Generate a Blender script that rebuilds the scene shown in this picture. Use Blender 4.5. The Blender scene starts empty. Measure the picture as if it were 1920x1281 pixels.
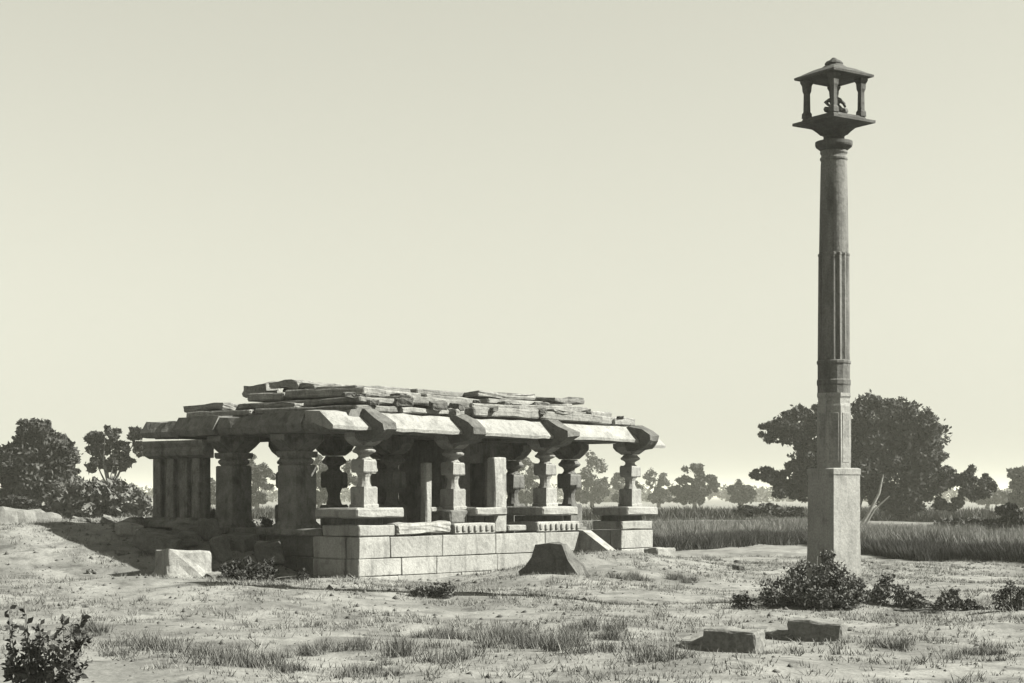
import bpy, bmesh, math, random
import numpy as np
from mathutils import Vector, Matrix, noise as mnoise

# ------------------------------------------------------------------ camera
S = bpy.context.scene
COL = S.collection
FPX, HY, EYE = 3200.0, 930.0, 1.6          # focal length and horizon in 1920-px units, eye height
cam_d = bpy.data.cameras.new('camera'); cam = bpy.data.objects.new('camera', cam_d); COL.objects.link(cam)
cam.location = (0, 0, EYE); cam.rotation_euler = (math.pi/2, 0, 0)
cam_d.sensor_width = 36; cam_d.lens = FPX/1920*36
cam_d.shift_y = (HY-640.5)/1920
cam_d.clip_start = 0.1; cam_d.clip_end = 9000
S.camera = cam

# ------------------------------------------------------------------ light
SUN_AZ, SUN_EL = math.radians(96), math.radians(39)      # clockwise from +Y
sdir = Vector((math.sin(SUN_AZ)*math.cos(SUN_EL), math.cos(SUN_AZ)*math.cos(SUN_EL), math.sin(SUN_EL)))
sl = bpy.data.lights.new('sun', 'SUN'); sl.energy = 5.0; sl.angle = math.radians(0.5); sl.color = (1, 0.985, 0.89)
so = bpy.data.objects.new('sun', sl); COL.objects.link(so)
so.rotation_euler = (-sdir).to_track_quat('-Z', 'Y').to_euler(); so.location = (20, -10, 30)

W = bpy.data.worlds.new('World'); S.world = W; W.use_nodes = True
nt = W.node_tree; nt.nodes.clear()
sky = nt.nodes.new('ShaderNodeTexSky'); sky.sky_type = 'NISHITA'; sky.sun_disc = False
sky.sun_elevation = SUN_EL; sky.sun_rotation = SUN_AZ
sky.air_density = 3.0; sky.dust_density = 0.0; sky.ozone_density = 1.0
bw = nt.nodes.new('ShaderNodeRGBToBW')
pw = nt.nodes.new('ShaderNodeMath'); pw.operation = 'POWER'; pw.inputs[1].default_value = 0.8      # soft shoulder of the old plate, whole sky alike
ml = nt.nodes.new('ShaderNodeMath'); ml.operation = 'MULTIPLY'; ml.inputs[1].default_value = .93
tint = nt.nodes.new('ShaderNodeMix'); tint.data_type = 'RGBA'; tint.blend_type = 'MULTIPLY'; tint.inputs[0].default_value = 1
bg = nt.nodes.new('ShaderNodeBackground'); bg.inputs[1].default_value = 0.05
wo = nt.nodes.new('ShaderNodeOutputWorld')
nt.links.new(sky.outputs[0], bw.inputs[0]); nt.links.new(bw.outputs[0], pw.inputs[0]); nt.links.new(pw.outputs[0], ml.inputs[0]); nt.links.new(ml.outputs[0], tint.inputs[6])
tint.inputs[7].default_value = (1, 0.995, 0.84, 1)
nt.links.new(tint.outputs[2], bg.inputs[0]); nt.links.new(bg.outputs[0], wo.inputs[0])
S.view_settings.view_transform = 'Standard'; S.view_settings.look = 'None'
S.view_settings.exposure = 2.0; S.view_settings.gamma = 1; S.view_settings.use_curve_mapping = False
S.render.engine = 'CYCLES'
S.cycles.max_bounces = 6; S.cycles.diffuse_bounces = 2; S.cycles.volume_bounces = 1
S.cycles.use_denoising = True

# ------------------------------------------------------------------ helpers
R = random.Random(7)
def P(px, py, D):
    return Vector(((px-960)/FPX*D, D, EYE+(HY-py)/FPX*D))

def tag(o, label=None, cat=None, group=None, kind=None):
    if label: o['label'] = label
    if cat: o['category'] = cat
    if group: o['group'] = group
    if kind: o['kind'] = kind
    return o

def empty(name, loc, rz=0, label=None, cat=None, group=None):
    o = bpy.data.objects.new(name, None); COL.objects.link(o)
    o.location = loc; o.rotation_euler = (0, 0, rz); o.empty_display_size = .2
    return tag(o, label, cat, group)

def link(name, me, mat=None, parent=None, loc=None, rot=None):
    if mat and not me.materials: me.materials.append(mat)
    o = bpy.data.objects.new(name, me); COL.objects.link(o)
    if parent: o.parent = parent
    if loc is not None: o.location = loc
    if rot is not None: o.rotation_euler = rot
    return o

def np_mesh(name, V, F):
    V = np.asarray(V, dtype=np.float32); F = np.asarray(F, dtype=np.int32)
    me = bpy.data.meshes.new(name); k = F.shape[1]
    me.vertices.add(len(V)); me.vertices.foreach_set('co', V.ravel())
    me.loops.add(F.size); me.loops.foreach_set('vertex_index', F.ravel())
    me.polygons.add(len(F)); me.polygons.foreach_set('loop_start', np.arange(0, F.size, k, dtype=np.int32))
    me.polygons.foreach_set('loop_total', np.full(len(F), k, dtype=np.int32))
    me.update(calc_edges=True); return me

def bm_mesh(bm, name, smooth=False):
    bmesh.ops.recalc_face_normals(bm, faces=bm.faces)
    me = bpy.data.meshes.new(name); bm.to_mesh(me); bm.free()
    if smooth:
        for p in me.polygons: p.use_smooth = True
    return me

def add_box(bm, lo, hi, bev=0.02, jit=0.0, seed=0, cuts=0):
    lo, hi = Vector(lo), Vector(hi); c = (lo+hi)/2; s = hi-lo
    b2 = bmesh.new(); bmesh.ops.create_cube(b2, size=1)
    for v in b2.verts: v.co = Vector((v.co.x*s.x, v.co.y*s.y, v.co.z*s.z))
    rr = random.Random(seed)
    if cuts: bmesh.ops.subdivide_edges(b2, edges=b2.edges[:], cuts=cuts, use_grid_fill=True)
    if bev:
        ed = [e for e in b2.edges if len(e.link_faces) == 2 and e.calc_face_angle(0) > .5]
        bmesh.ops.bevel(b2, geom=ed, offset=bev, segments=1, affect='EDGES', profile=.5)
    if jit:
        for v in b2.verts:
            n = mnoise.noise_vector(v.co*2.3+Vector((seed*3.1, seed*1.7, seed)))
            v.co += n*jit*1.3 + Vector((rr.uniform(-1, 1), rr.uniform(-1, 1), rr.uniform(-1, 1)))*jit*.35
    for v in b2.verts: v.co += c
    me = bpy.data.meshes.new('t'); b2.to_mesh(me); b2.free(); bm.from_mesh(me); bpy.data.meshes.remove(me)

def box_mesh(name, s, bev=.02, jit=0., seed=0, cuts=0):
    bm = bmesh.new(); add_box(bm, (-s[0]/2, -s[1]/2, 0), (s[0]/2, s[1]/2, s[2]), bev, jit, seed, cuts); return bm_mesh(bm, name)

def lathe(bm, prof, n, rot=0.0, cx=0, cy=0, squash=1, flute=0.0):
    """prof: (radius across corners, z)"""
    rings = []
    for r, z in prof:
        ring = []
        for i in range(n):
            a = rot+2*math.pi*i/n; rr = r*(1-flute*(i % 2))
            ring.append(bm.verts.new((cx+rr*math.cos(a), cy+rr*math.sin(a)*squash, z)))
        rings.append(ring)
    for a, b in zip(rings, rings[1:]):
        for i in range(n): bm.faces.new((a[i], a[(i+1) % n], b[(i+1) % n], b[i]))
    bm.faces.new(rings[0][::-1]); bm.faces.new(rings[-1])

def sq(bm, prof, cx=0, cy=0):     # square section: prof (half width, z)
    lathe(bm, [(r*math.sqrt(2), z) for r, z in prof], 4, math.pi/4, cx, cy)

def roughen(me, amt, freq=2.0, seed=0):
    for v in me.vertices:
        v.co += mnoise.noise_vector(v.co*freq+Vector((seed, seed*2, 5)))*amt

def prism(bm, pts, ax0, ax1, axis='x'):
    """extrude a 2-D profile (u,z) between ax0 and ax1 along local x (u = -y outward)"""
    def mk(a, u, z): return bm.verts.new((a, -u, z)) if axis == 'x' else bm.verts.new((-u, a, z))
    A = [mk(ax0, u, z) for u, z in pts]; B = [mk(ax1, u, z) for u, z in pts]; n = len(pts)
    bm.faces.new(A); bm.faces.new(B[::-1])
    for i in range(n): bm.faces.new((A[i], B[i], B[(i+1) % n], A[(i+1) % n]))

def tube(bm, pts, rads, n=7):
    prev = None
    for i, (p, r) in enumerate(zip(pts, rads)):
        p = Vector(p)
        d = (Vector(pts[min(i+1, len(pts)-1)])-Vector(pts[max(i-1, 0)])).normalized()
        q = d.to_track_quat('Z', 'Y')
        ring = [bm.verts.new(p+q@Vector((r*math.cos(2*math.pi*k/n), r*math.sin(2*math.pi*k/n), 0))) for k in range(n)]
        if prev:
            for k in range(n): bm.faces.new((prev[k], prev[(k+1) % n], ring[(k+1) % n], ring[k]))
        prev = ring

# ------------------------------------------------------------------ materials
def mat(name, lo, hi, scale=3., bump=.4, bscale=18., rough=.95, spots=None, rand=0.0, contrast=(.35, .65), tintv=(1, 1, .96), transl=0, coord='Object', streak=False, stain=0):
    m = bpy.data.materials.new(name); m.use_nodes = True; t = m.node_tree; N = t.nodes; L = t.links
    b = N['Principled BSDF']; b.inputs['Roughness'].default_value = rough
    b.inputs['Specular IOR Level'].default_value = .15
    if coord == 'World':
        tc = N.new('ShaderNodeNewGeometry'); co = tc.outputs['Position']
    else:
        tc = N.new('ShaderNodeTexCoord'); co = tc.outputs['Object']
    n1 = N.new('ShaderNodeTexNoise'); n1.inputs['Scale'].default_value = scale; n1.inputs['Detail'].default_value = 8; n1.inputs['Roughness'].default_value = .65
    src = co
    if streak:
        mp = N.new('ShaderNodeMapping'); mp.inputs['Scale'].default_value = (1, 1, .25); L.new(co, mp.inputs[0]); src = mp.outputs[0]
    L.new(src, n1.inputs['Vector'])
    cr = N.new('ShaderNodeValToRGB'); cr.color_ramp.elements[0].position, cr.color_ramp.elements[1].position = contrast
    cr.color_ramp.elements[0].color = (lo*tintv[0], lo*tintv[1], lo*tintv[2], 1); cr.color_ramp.elements[1].color = (hi*tintv[0], hi*tintv[1], hi*tintv[2], 1)
    L.new(n1.outputs[0], cr.inputs[0]); c = cr.outputs[0]
    if spots:
        n3 = N.new('ShaderNodeTexNoise'); n3.inputs['Scale'].default_value = spots[0]; n3.inputs['Detail'].default_value = 5; L.new(co, n3.inputs['Vector'])
        r3 = N.new('ShaderNodeValToRGB'); r3.color_ramp.elements[0].position = spots[1]; r3.color_ramp.elements[1].position = spots[1]+.1
        r3.color_ramp.elements[0].color = (1, 1, 1, 1); v = spots[2]; r3.color_ramp.elements[1].color = (v, v, v, 1)
        L.new(n3.outputs[0], r3.inputs[0])
        mx = N.new('ShaderNodeMix'); mx.data_type = 'RGBA'; mx.blend_type = 'MULTIPLY'; mx.inputs[0].default_value = 1
        L.new(c, mx.inputs[6]); L.new(r3.outputs[0], mx.inputs[7]); c = mx.outputs[2]
    if stain:      # dark rain streaks and lichen
        mp2 = N.new('ShaderNodeMapping'); mp2.inputs['Scale'].default_value = (1, 1, .22); L.new(co, mp2.inputs[0])
        n4 = N.new('ShaderNodeTexNoise'); n4.inputs['Scale'].default_value = 4.5; n4.inputs['Detail'].default_value = 9; n4.inputs['Roughness'].default_value = .7; L.new(mp2.outputs[0], n4.inputs['Vector'])
        r4 = N.new('ShaderNodeValToRGB'); r4.color_ramp.elements[0].position = .50; r4.color_ramp.elements[1].position = .66
        r4.color_ramp.elements[0].color = (1, 1, 1, 1); v = 1-stain; r4.color_ramp.elements[1].color = (v, v, v, 1)
        L.new(n4.outputs[0], r4.inputs[0])
        mx = N.new('ShaderNodeMix'); mx.data_type = 'RGBA'; mx.blend_type = 'MULTIPLY'; mx.inputs[0].default_value = 1
        L.new(c, mx.inputs[6]); L.new(r4.outputs[0], mx.inputs[7]); c = mx.outputs[2]
        n5 = N.new('ShaderNodeTexNoise'); n5.inputs['Scale'].default_value = 38; n5.inputs['Detail'].default_value = 3; L.new(co, n5.inputs['Vector'])
        r5 = N.new('ShaderNodeMapRange'); r5.inputs[1].default_value = .3; r5.inputs[2].default_value = .7; r5.inputs[3].default_value = .78; r5.inputs[4].default_value = 1.15; L.new(n5.outputs[0], r5.inputs[0])
        mx = N.new('ShaderNodeMix'); mx.data_type = 'RGBA'; mx.blend_type = 'MULTIPLY'; mx.inputs[0].default_value = 1
        L.new(c, mx.inputs[6]); L.new(r5.outputs[0], mx.inputs[7]); c = mx.outputs[2]
    if rand:
        oi = N.new('ShaderNodeObjectInfo'); mr = N.new('ShaderNodeMapRange'); mr.inputs[3].default_value = 1-rand; mr.inputs[4].default_value = 1+rand*.6
        L.new(oi.outputs['Random'], mr.inputs[0])
        mx = N.new('ShaderNodeMix'); mx.data_type = 'RGBA'; mx.blend_type = 'MULTIPLY'; mx.inputs[0].default_value = 1
        L.new(c, mx.inputs[6]); L.new(mr.outputs[0], mx.inputs[7]); c = mx.outputs[2]
    L.new(c, b.inputs['Base Color'])
    if bump:
        n2 = N.new('ShaderNodeTexNoise'); n2.inputs['Scale'].default_value = bscale; n2.inputs['Detail'].default_value = 6; L.new(co, n2.inputs['Vector'])
        bp = N.new('ShaderNodeBump'); bp.inputs['Strength'].default_value = bump; bp.inputs['Distance'].default_value = .03
        L.new(n2.outputs[0], bp.inputs['Height']); L.new(bp.outputs[0], b.inputs['Normal'])
    return m

M_STONE = mat('weathered_shade_stone', 0.065, 0.12, 2.2, .6, 14, spots=(5, .56, .7), rand=.12, stain=.55)  # weathered stone, darkened further to deepen shade on side and interior parts
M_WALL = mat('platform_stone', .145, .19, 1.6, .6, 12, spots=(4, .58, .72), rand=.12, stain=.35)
M_PILLAR = mat('pillar_stone', 0.065, 0.115, 3, .4, 16, spots=(6, .6, .75), streak=True, stain=.45)
M_PLINTH = mat('plinth_stone', 0.145, 0.185, 2, .4, 14, spots=(5, .6, .8), stain=.3)
M_TOP = mat('dark_top_stone', 0.04, 0.065, 4, .5, 16, spots=(6, .6, .75), stain=.3)  # darker than the shaft and plinth stone
M_ROOF = mat('roof_stone', 0.095, 0.185, 3.0, .9, 9, spots=(6, .52, .55), rand=.25, stain=.35)
M_BLOCK = mat('hewn_stone', .085, .14, 3, .6, 14, spots=(7, .58, .72), stain=.35)
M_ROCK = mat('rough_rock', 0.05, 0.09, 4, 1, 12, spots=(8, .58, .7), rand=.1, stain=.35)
M_EARTH = mat('bank_earth', .08, .15, 3, .9, 8)
M_BARK = mat('bark', .06, .14, 6, .8, 20)
M_STEM = mat('pale_bark', .10, .17, 6, .8, 20)
M_GROUND = mat('dry_grass_ground', 0.085, 0.15, .8, .9, 7, spots=(2.2, .54, .62), coord='World', contrast=(.40, .60), stain=.25)
def leafm(n, lo, hi, sc=1.2): return mat(n, lo, hi, sc, 0, rough=.8, coord='World')
M_LEAF = leafm('dark_foliage', 0.014, 0.036)
M_LEAF2 = leafm('mid_foliage', 0.021, 0.052)
M_LEAF3 = leafm('hazed_foliage', 0.055, 0.11)  # foliage lightened, distance haze put into its colour
M_WEED = leafm('weed_foliage', .035, .095, 3)
M_DRY = leafm('dry_weed', 0.06, 0.11, 3)
M_SHRUB = leafm('shrub_foliage', .022, .085, 4)
M_GRASS = leafm('dry_grass', 0.08, 0.16, 1.0)
M_CROP = leafm('crop_grass', 0.018, 0.038, .5)
M_CROP2 = leafm('pale_crop', 0.07, 0.14, .3)

# ------------------------------------------------------------------ terrain
def sm(a, b, x):
    t = np.clip((x-a)/(b-a), 0, 1); return t*t*(3-2*t)
def bump2(x, y, cx, cy, rx, ry): return np.exp(-(((x-cx)/rx)**2+((y-cy)/ry)**2))
def hgt(x, y):
    x = np.asarray(x, float); y = np.asarray(y, float)
    z = 0*x
    for q in range(14):
        a_ = q*2.39996; k_ = 1.1*1.22**q; z = z+.030/k_*np.sin(k_*(x*math.cos(a_)+y*math.sin(a_))+q*1.7+.6*np.sin(.7*x+q)+.6*np.sin(.8*y-q))
    z = z*(1-sm(80, 200, y))
    # buried left end of the temple and the rise beyond it
    z = z+.88*sm(-4.7, -6.6, x-.1*(y-34))*sm(30.6, 35.6, y)*(1-sm(46, 75, y))
    z = z+.30*sm(-4.5, -8.5, x)*sm(24, 31, y)*(1-sm(46, 75, y))*.3
    # heap of earth before the entrance
    z = z+.46*bump2(x, y, 2.2, 34.4, 2.0, 2.3)+.16*bump2(x, y, 4.6, 38.5, 3.0, 3.5)
    z = z+.36*bump2(x, y, 4.75, 25.0, 1.0, .75)
    z = z+.27*np.exp(-((y-26.2)/2.6)**2)*sm(3.2, -5.0, x)
    z = z+.24*bump2(x, y, .5, 30.3, 1.1, .8)
    z = z+.5*bump2(x, y, -5.0, 32.5, .8, .55)+.45*bump2(x, y, -5.9, 33.1, .9, .6)
    return z
def H(x, y): return float(hgt(x, y))

def axis(vals): return np.unique(np.round(np.concatenate(vals), 4))
ys = axis([np.linspace(-60, 8, 18), np.arange(8, 50, .22), np.geomspace(50, 3500, 70)])
xs = axis([-np.geomspace(16, 3000, 40), np.arange(-16, 16, .22), np.geomspace(16, 3000, 40)])
gx, gy = np.meshgrid(xs, ys); gz = hgt(gx, gy)
V = np.stack([gx.ravel(), gy.ravel(), gz.ravel()], 1); nx, ny = len(xs), len(ys)
i, j = np.meshgrid(np.arange(nx-1), np.arange(ny-1)); a = (j*nx+i).ravel()
me = np_mesh('ground', V, np.stack([a, a+1, a+nx+1, a+nx], 1))
me.polygons.foreach_set('use_smooth', np.ones(len(me.polygons), bool))
tag(link('ground', me, M_GROUND), kind='structure')

# ------------------------------------------------------------------ temple (local x runs along the sunlit front, y along the shaded side)
C0 = (-2.83, 31.4); ROT = math.radians(50)
T = empty('ruined_temple', (C0[0], C0[1], 0), ROT,
          'low ruined stone temple with open columned hall and layered slab roof on block platform', 'temple')
FLOOR = .84
# platform core, stands 5 cm behind the facing blocks
bm = bmesh.new(); add_box(bm, (.06, .06, -.4), (6.58, 1.2, FLOOR-.015), 0); add_box(bm, (.22, 1.202, -.4), (6.58, 6.3, FLOOR-.017), 0); add_box(bm, (6.582, 1.9, -.4), (9.3, 6.28, FLOOR-.019), 0); add_box(bm, (8.21, .06, -.4), (9.28, 1.898, FLOOR-.016), 0); link('platform_core', bm_mesh(bm, 'platform_core'), M_WALL, T)
rb = random.Random(3)
def facing(along, x0, x1, off, name='stone_block', rough=.011, mt=None):
    zc = [(-.2, .10), (.10, .43), (.43, FLOOR)]
    for ci, (z0, z1) in enumerate(zc):
        p = x0-(.25 if ci % 2 else 0)
        while p < x1-.05:
            w = rb.uniform(.8, 1.9); q = min(p+w, x1)
            if x1-q < .3: q = x1
            a0 = max(p, x0); g = .004
            bm = bmesh.new()
            out = -off-rb.uniform(0, .018)
            if along == 'x': add_box(bm, (a0+g, out, z0+g), (q-g, .3-off, z1-g), .014, rough, rb.randint(0, 999))
            else: add_box(bm, (out, a0+g, z0+g), (.3-off, q-g, z1-g), .014, rough, rb.randint(0, 999))
            link(name, bm_mesh(bm, name), mt or M_WALL, T); p = q
facing('x', 0, 6.62, 0)
facing('x', 8.15, 9.35, 0)
facing('y', .36, 1.2, .0)
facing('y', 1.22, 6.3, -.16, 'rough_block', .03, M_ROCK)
facing('y', .32, 1.3, -8.15)
# floor paving slabs
for ix in range(6):
    for iy in range(4):
        x0 = .36+ix*1.5; y0 = .36+iy*1.5
        if ix >= 4 and iy == 0: continue
        bm = bmesh.new(); add_box(bm, (x0+.01, y0+.01, FLOOR-.06), (x0+1.49, y0+1.49, FLOOR+.02+rb.uniform(0, .03)), .015, .006, rb.randint(0, 99))
        link('floor_slab', bm_mesh(bm, 'floor_slab'), M_STONE, T)
# pedestals with seat caps
COLN = box_mesh('colonnette', (.085, .04, .13), .018)
def pedestal(x0, x1, y1, capx0, capx1, capz=(1.19, 1.38), pz=1.06, carved=False):
    bm = bmesh.new(); add_box(bm, (x0, -.03, FLOOR+.012), (x1, y1, pz), .02, .012, rb.randint(0, 99), 2)
    o = link('pedestal', bm_mesh(bm, 'pedestal'), M_WALL, T)
    k = int((x1-x0)/.16)
    for q in range(k if carved else 0):     # carved row of small colonnettes on the face
        xx = x0+.09+q*(x1-x0-.18)/max(1, k-1); link('colonnette', COLN, M_WALL, o, (xx, -.05, FLOOR+.05+rb.uniform(0, .01)))
    bm = bmesh.new(); add_box(bm, (max(x0, capx0)+.12, .20, pz+.002), (min(x1, capx1)-.08, y1-.1, capz[0]-.002), .01, .005, 2)
    link('recessed_neck', bm_mesh(bm, 'recessed_neck'), M_STONE, o)
    bm = bmesh.new(); add_box(bm, (capx0, -.14, capz[0]), (capx1, y1+.05, capz[1]), .03, .014, rb.randint(0, 99), 2)
    link('seat_slab', bm_mesh(bm, 'seat_slab'), M_WALL, o)
pedestal(.0, .95, .95, -.16, 1.1)
pedestal(2.62, 3.85, .8, 3.15, 4.12, (1.2, 1.37), carved=True)
pedestal(5.2, 6.62, .85, 5.25, 6.45, carved=True)
pedestal(8.15, 9.3, .8, 8.2, 9.4, (1.17, 1.36), 1.04)
bm = bmesh.new(); add_box(bm, (2.6, .05, 1.062), (3.13, .7, 1.33), .03, .02, 4, 1); link('column_footing', bm_mesh(bm, 'column_footing'), M_STONE, T)

# columns
def column_meshes():
    b = bmesh.new(); sq(b, [(.215, 0), (.215, .05), (.195, .07), (.2, .37), (.18, .40)]); m0 = bm_mesh(b, 'column_base')
    b = bmesh.new(); lathe(b, [(.165, .40), (.15, .43), (.125, .5), (.125, .58), (.16, .65), (.17, .665)], 12)
    sq(b, [(.175, .664), (.19, .69), (.19, .88), (.17, .915)]); lathe(b, [(.17, .914), (.12, .96), (.125, 1.0), (.15, 1.02)], 12); m1 = bm_mesh(b, 'column_shaft')
    b = bmesh.new(); lathe(b, [(.14, 1.02), (.235, 1.06), (.25, 1.09), (.20, 1.13), (.18, 1.16)], 16); m2 = bm_mesh(b, 'column_capital')
    b = bmesh.new()
    for ax in 'xy':
        prism(b, [(-.42, 1.42), (-.42, 1.33), (-.34, 1.25), (-.17, 1.17), (.17, 1.17), (.34, 1.25), (.42, 1.33), (.42, 1.42)], -.15, .15, ax)
    m3 = bm_mesh(b, 'column_bracket')
    for q_, m_ in enumerate((m0, m1, m2, m3)): roughen(m_, .014, 6, q_)
    return m0, m1, m2, m3
CB, CS, CC, CK = column_meshes()
FRONT = [m_.copy() for m_ in (CS, CB, CC, CK)]
def column(x, y, z0, ztop=2.78, fat=1.0, lit_tone=False):
    s = (ztop-z0)/1.42
    k = fat*(.90 if lit_tone else 1)
    cs_, cb_, cc_, ck_ = FRONT if lit_tone else (CS, CB, CC, CK); mm = M_WALL if lit_tone else M_STONE  # front columns get the lighter stone so they look sunlit
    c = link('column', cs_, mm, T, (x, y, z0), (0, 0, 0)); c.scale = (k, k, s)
    for n, m in (('column_base', cb_), ('column_capital', cc_), ('column_bracket', ck_)):
        o = link(n, m, mm, c)
    return c
column(.49, .34, 1.38, lit_tone=True); column(2.98, .34, 1.33, lit_tone=True); column(5.92, .36, 1.38, lit_tone=True); column(8.98, .36, 1.36, lit_tone=True)
for x in (2.87, 5.78, 8.72):
    for y in (1.9, 3.6, 5.0):
        if x == 5.78 and y == 1.9: continue
        column(x, y, FLOOR+.04, fat=1.05)
# plain stout piers of the shaded side
def pier(x, y, w, z0=FLOOR+.03):
    b = bmesh.new()
    sq(b, [(w*.62, z0), (w*.62, z0+.16), (w*.56, z0+.2), (w*.5, z0+.24), (w*.5, 2.18), (w*.46, 2.2)])
    lathe(b, [(w*.5, 2.2), (w*.62, 2.26), (w*.62, 2.3), (w*.52, 2.34)], 16)
    sq(b, [(w*.5, 2.34), (w*.54, 2.38), (w*.54, 2.46)])
    p = link('pier', bm_mesh(b, 'pier'), M_STONE, T, (x, y, 0))
    b = bmesh.new()
    for ax in 'xy': prism(b, [(-.52, 2.78), (-.52, 2.68), (-.40, 2.58), (-.22, 2.46), (.22, 2.46), (.40, 2.58), (.52, 2.68), (.52, 2.78)], -.2, .2, ax)
    link('pier_bracket', bm_mesh(b, 'pier_bracket'), M_STONE, p)
pier(.36, 2.03, .52); pier(.36, 3.88, .50)
# low base course along the shaded side
for y0, y1 in ((1.0, 2.3), (2.3, 3.7), (3.7, 4.9), (4.9, 6.35)):
    bm = bmesh.new(); add_box(bm, (.02, y0+.012, FLOOR+.0), (.8, y1-.012, FLOOR+.13), .02, .015, int(y0*10), 2); link('base_course', bm_mesh(bm, 'base_course'), M_STONE, T)
# left chamber wall with pilasters
bm = bmesh.new(); add_box(bm, (.08, 4.45, FLOOR+.13), (.26, 5.98, 2.72), .02, .008, 5, 2)
o = link('chamber_wall', bm_mesh(bm, 'chamber_wall'), M_STONE, T)
for y in (4.60, 5.0, 5.43, 5.85):
    bm = bmesh.new(); add_box(bm, (-.02, y-.12, FLOOR+.32), (.09, y+.12, 2.36), .012); link('pilaster', bm_mesh(bm, 'pilaster'), M_STONE, o)
bm = bmesh.new(); prism(bm, [(.02, 2.36), (.16, 2.42), (.2, 2.5), (.14, 2.58), (.2, 2.66), (.2, 2.72), (-.1, 2.72), (-.1, 2.36)], 4.18, 6.08, 'y'); link('cornice', bm_mesh(bm, 'cornice'), M_STONE, o)
bm = bmesh.new(); prism(bm, [(.22, FLOOR+.132), (.2, FLOOR+.22), (.1, FLOOR+.27), (.1, FLOOR+.32), (-.1, FLOOR+.32), (-.1, FLOOR+.132)], 4.3, 6.12, 'y'); link('plinth_moulding', bm_mesh(bm, 'plinth_moulding'), M_STONE, o)
# chamber side walls at the back
for lo, hi in (((.27, 5.75, FLOOR+.05), (1.0, 6.15, 2.74)),):
    bm = bmesh.new(); add_box(bm, lo, hi, .02, .01, 6, 2); link('chamber_side_wall', bm_mesh(bm, 'chamber_side_wall'), M_STONE, T)
# inner shrine
for lo, hi, nm in (((4.15, 1.62, FLOOR+.05), (4.55, 2.95, 2.74), 'shrine_wall'), ((4.56, 1.66, FLOOR+.05), (5.0, 2.05, 2.74), 'shrine_wall'),
                   ((5.5, 1.66, FLOOR+.05), (5.98, 2.95, 2.74), 'shrine_wall'), ((4.56, 2.6, FLOOR+.05), (5.49, 2.92, 2.74), 'shrine_wall'),
                   ((5.01, 1.7, 2.3), (5.49, 2.02, 2.74), 'door_lintel')):
    bm = bmesh.new(); add_box(bm, lo, hi, .015, .006, rb.randint(0, 99), 1); link(nm, bm_mesh(bm, nm), M_STONE, T)
# sunlit upright slabs left standing between the columns
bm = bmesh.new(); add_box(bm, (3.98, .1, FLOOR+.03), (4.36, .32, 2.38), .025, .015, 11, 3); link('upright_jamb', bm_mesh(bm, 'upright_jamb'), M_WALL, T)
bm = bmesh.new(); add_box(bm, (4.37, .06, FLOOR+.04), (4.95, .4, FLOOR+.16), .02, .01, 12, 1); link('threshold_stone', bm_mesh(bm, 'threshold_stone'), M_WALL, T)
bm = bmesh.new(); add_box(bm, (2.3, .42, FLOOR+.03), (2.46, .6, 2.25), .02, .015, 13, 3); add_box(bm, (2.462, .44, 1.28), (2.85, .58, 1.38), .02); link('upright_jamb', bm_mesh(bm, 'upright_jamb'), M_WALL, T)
# beams
def beam(lo, hi, n='roof_beam'):
    bm = bmesh.new(); add_box(bm, lo, hi, .02, .008, rb.randint(0, 99), 2); link(n, bm_mesh(bm, n), M_STONE, T)
XS = (-.15, 2.87, 5.78, 9.15)
for y in (.35, 1.9, 3.6, 5.6):
    for a_, b_ in zip(XS, XS[1:]): beam((a_+.006, y-.17, 2.78), (b_-.006, y+.17, 2.985))
for x in (.37, 2.87, 5.78, 8.72):
    for a_, b_ in ((.53, 1.72), (2.08, 3.42), (3.78, 5.42), (5.78, 6.22)): beam((x-.16, a_, 2.782), (x+.16, b_, 2.98))
# sloping eave slabs along the sunlit front, one to a bay, with thick wedge blocks over the columns
def eave_slab(x0, x1, u0=.32, seed=0, dz=0):
    bm = bmesh.new(); prism(bm, [(-.5, 3.17+dz), (-.5, 3.0), (u0-.1, 2.80+dz), (u0, 2.80+dz), (u0+.01, 2.86+dz), (-.13, 3.15+dz)], x0, x1)
    bmesh.ops.subdivide_edges(bm, edges=[e for e in bm.edges if abs(e.verts[0].co.x-e.verts[1].co.x) > .3], cuts=7)
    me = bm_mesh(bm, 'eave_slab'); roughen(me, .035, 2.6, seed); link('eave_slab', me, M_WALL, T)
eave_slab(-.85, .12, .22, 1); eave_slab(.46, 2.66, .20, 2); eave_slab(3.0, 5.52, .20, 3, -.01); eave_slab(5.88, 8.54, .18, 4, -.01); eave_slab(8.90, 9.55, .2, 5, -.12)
def wedge(x0, x1, u1=.62, top=3.15, seed=0):
    bm = bmesh.new(); prism(bm, [(-.34, 2.99), (-.22, 3.10), (-.08, top+.06), (.02, top+.05), (.30, 3.06), (u1-.04, 2.93), (u1-.04, 2.82), (.42, 2.74), (.32, 2.66), (.1, 2.62), (-.12, 2.62)], x0, x1)
    bmesh.ops.subdivide_edges(bm, edges=[e for e in bm.edges if abs(e.verts[0].co.x-e.verts[1].co.x) > .1], cuts=2)
    me = bm_mesh(bm, 'eave_block'); roughen(me, .055, 3.4, seed); link('eave_block', me, M_ROCK, T)
wedge(.13, .45, .56, 3.16, 1); wedge(2.67, 2.99, .55, 3.15, 2); wedge(5.53, 5.87, .60, 3.14, 3); wedge(8.55, 8.89, .52, 3.10, 4)
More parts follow.
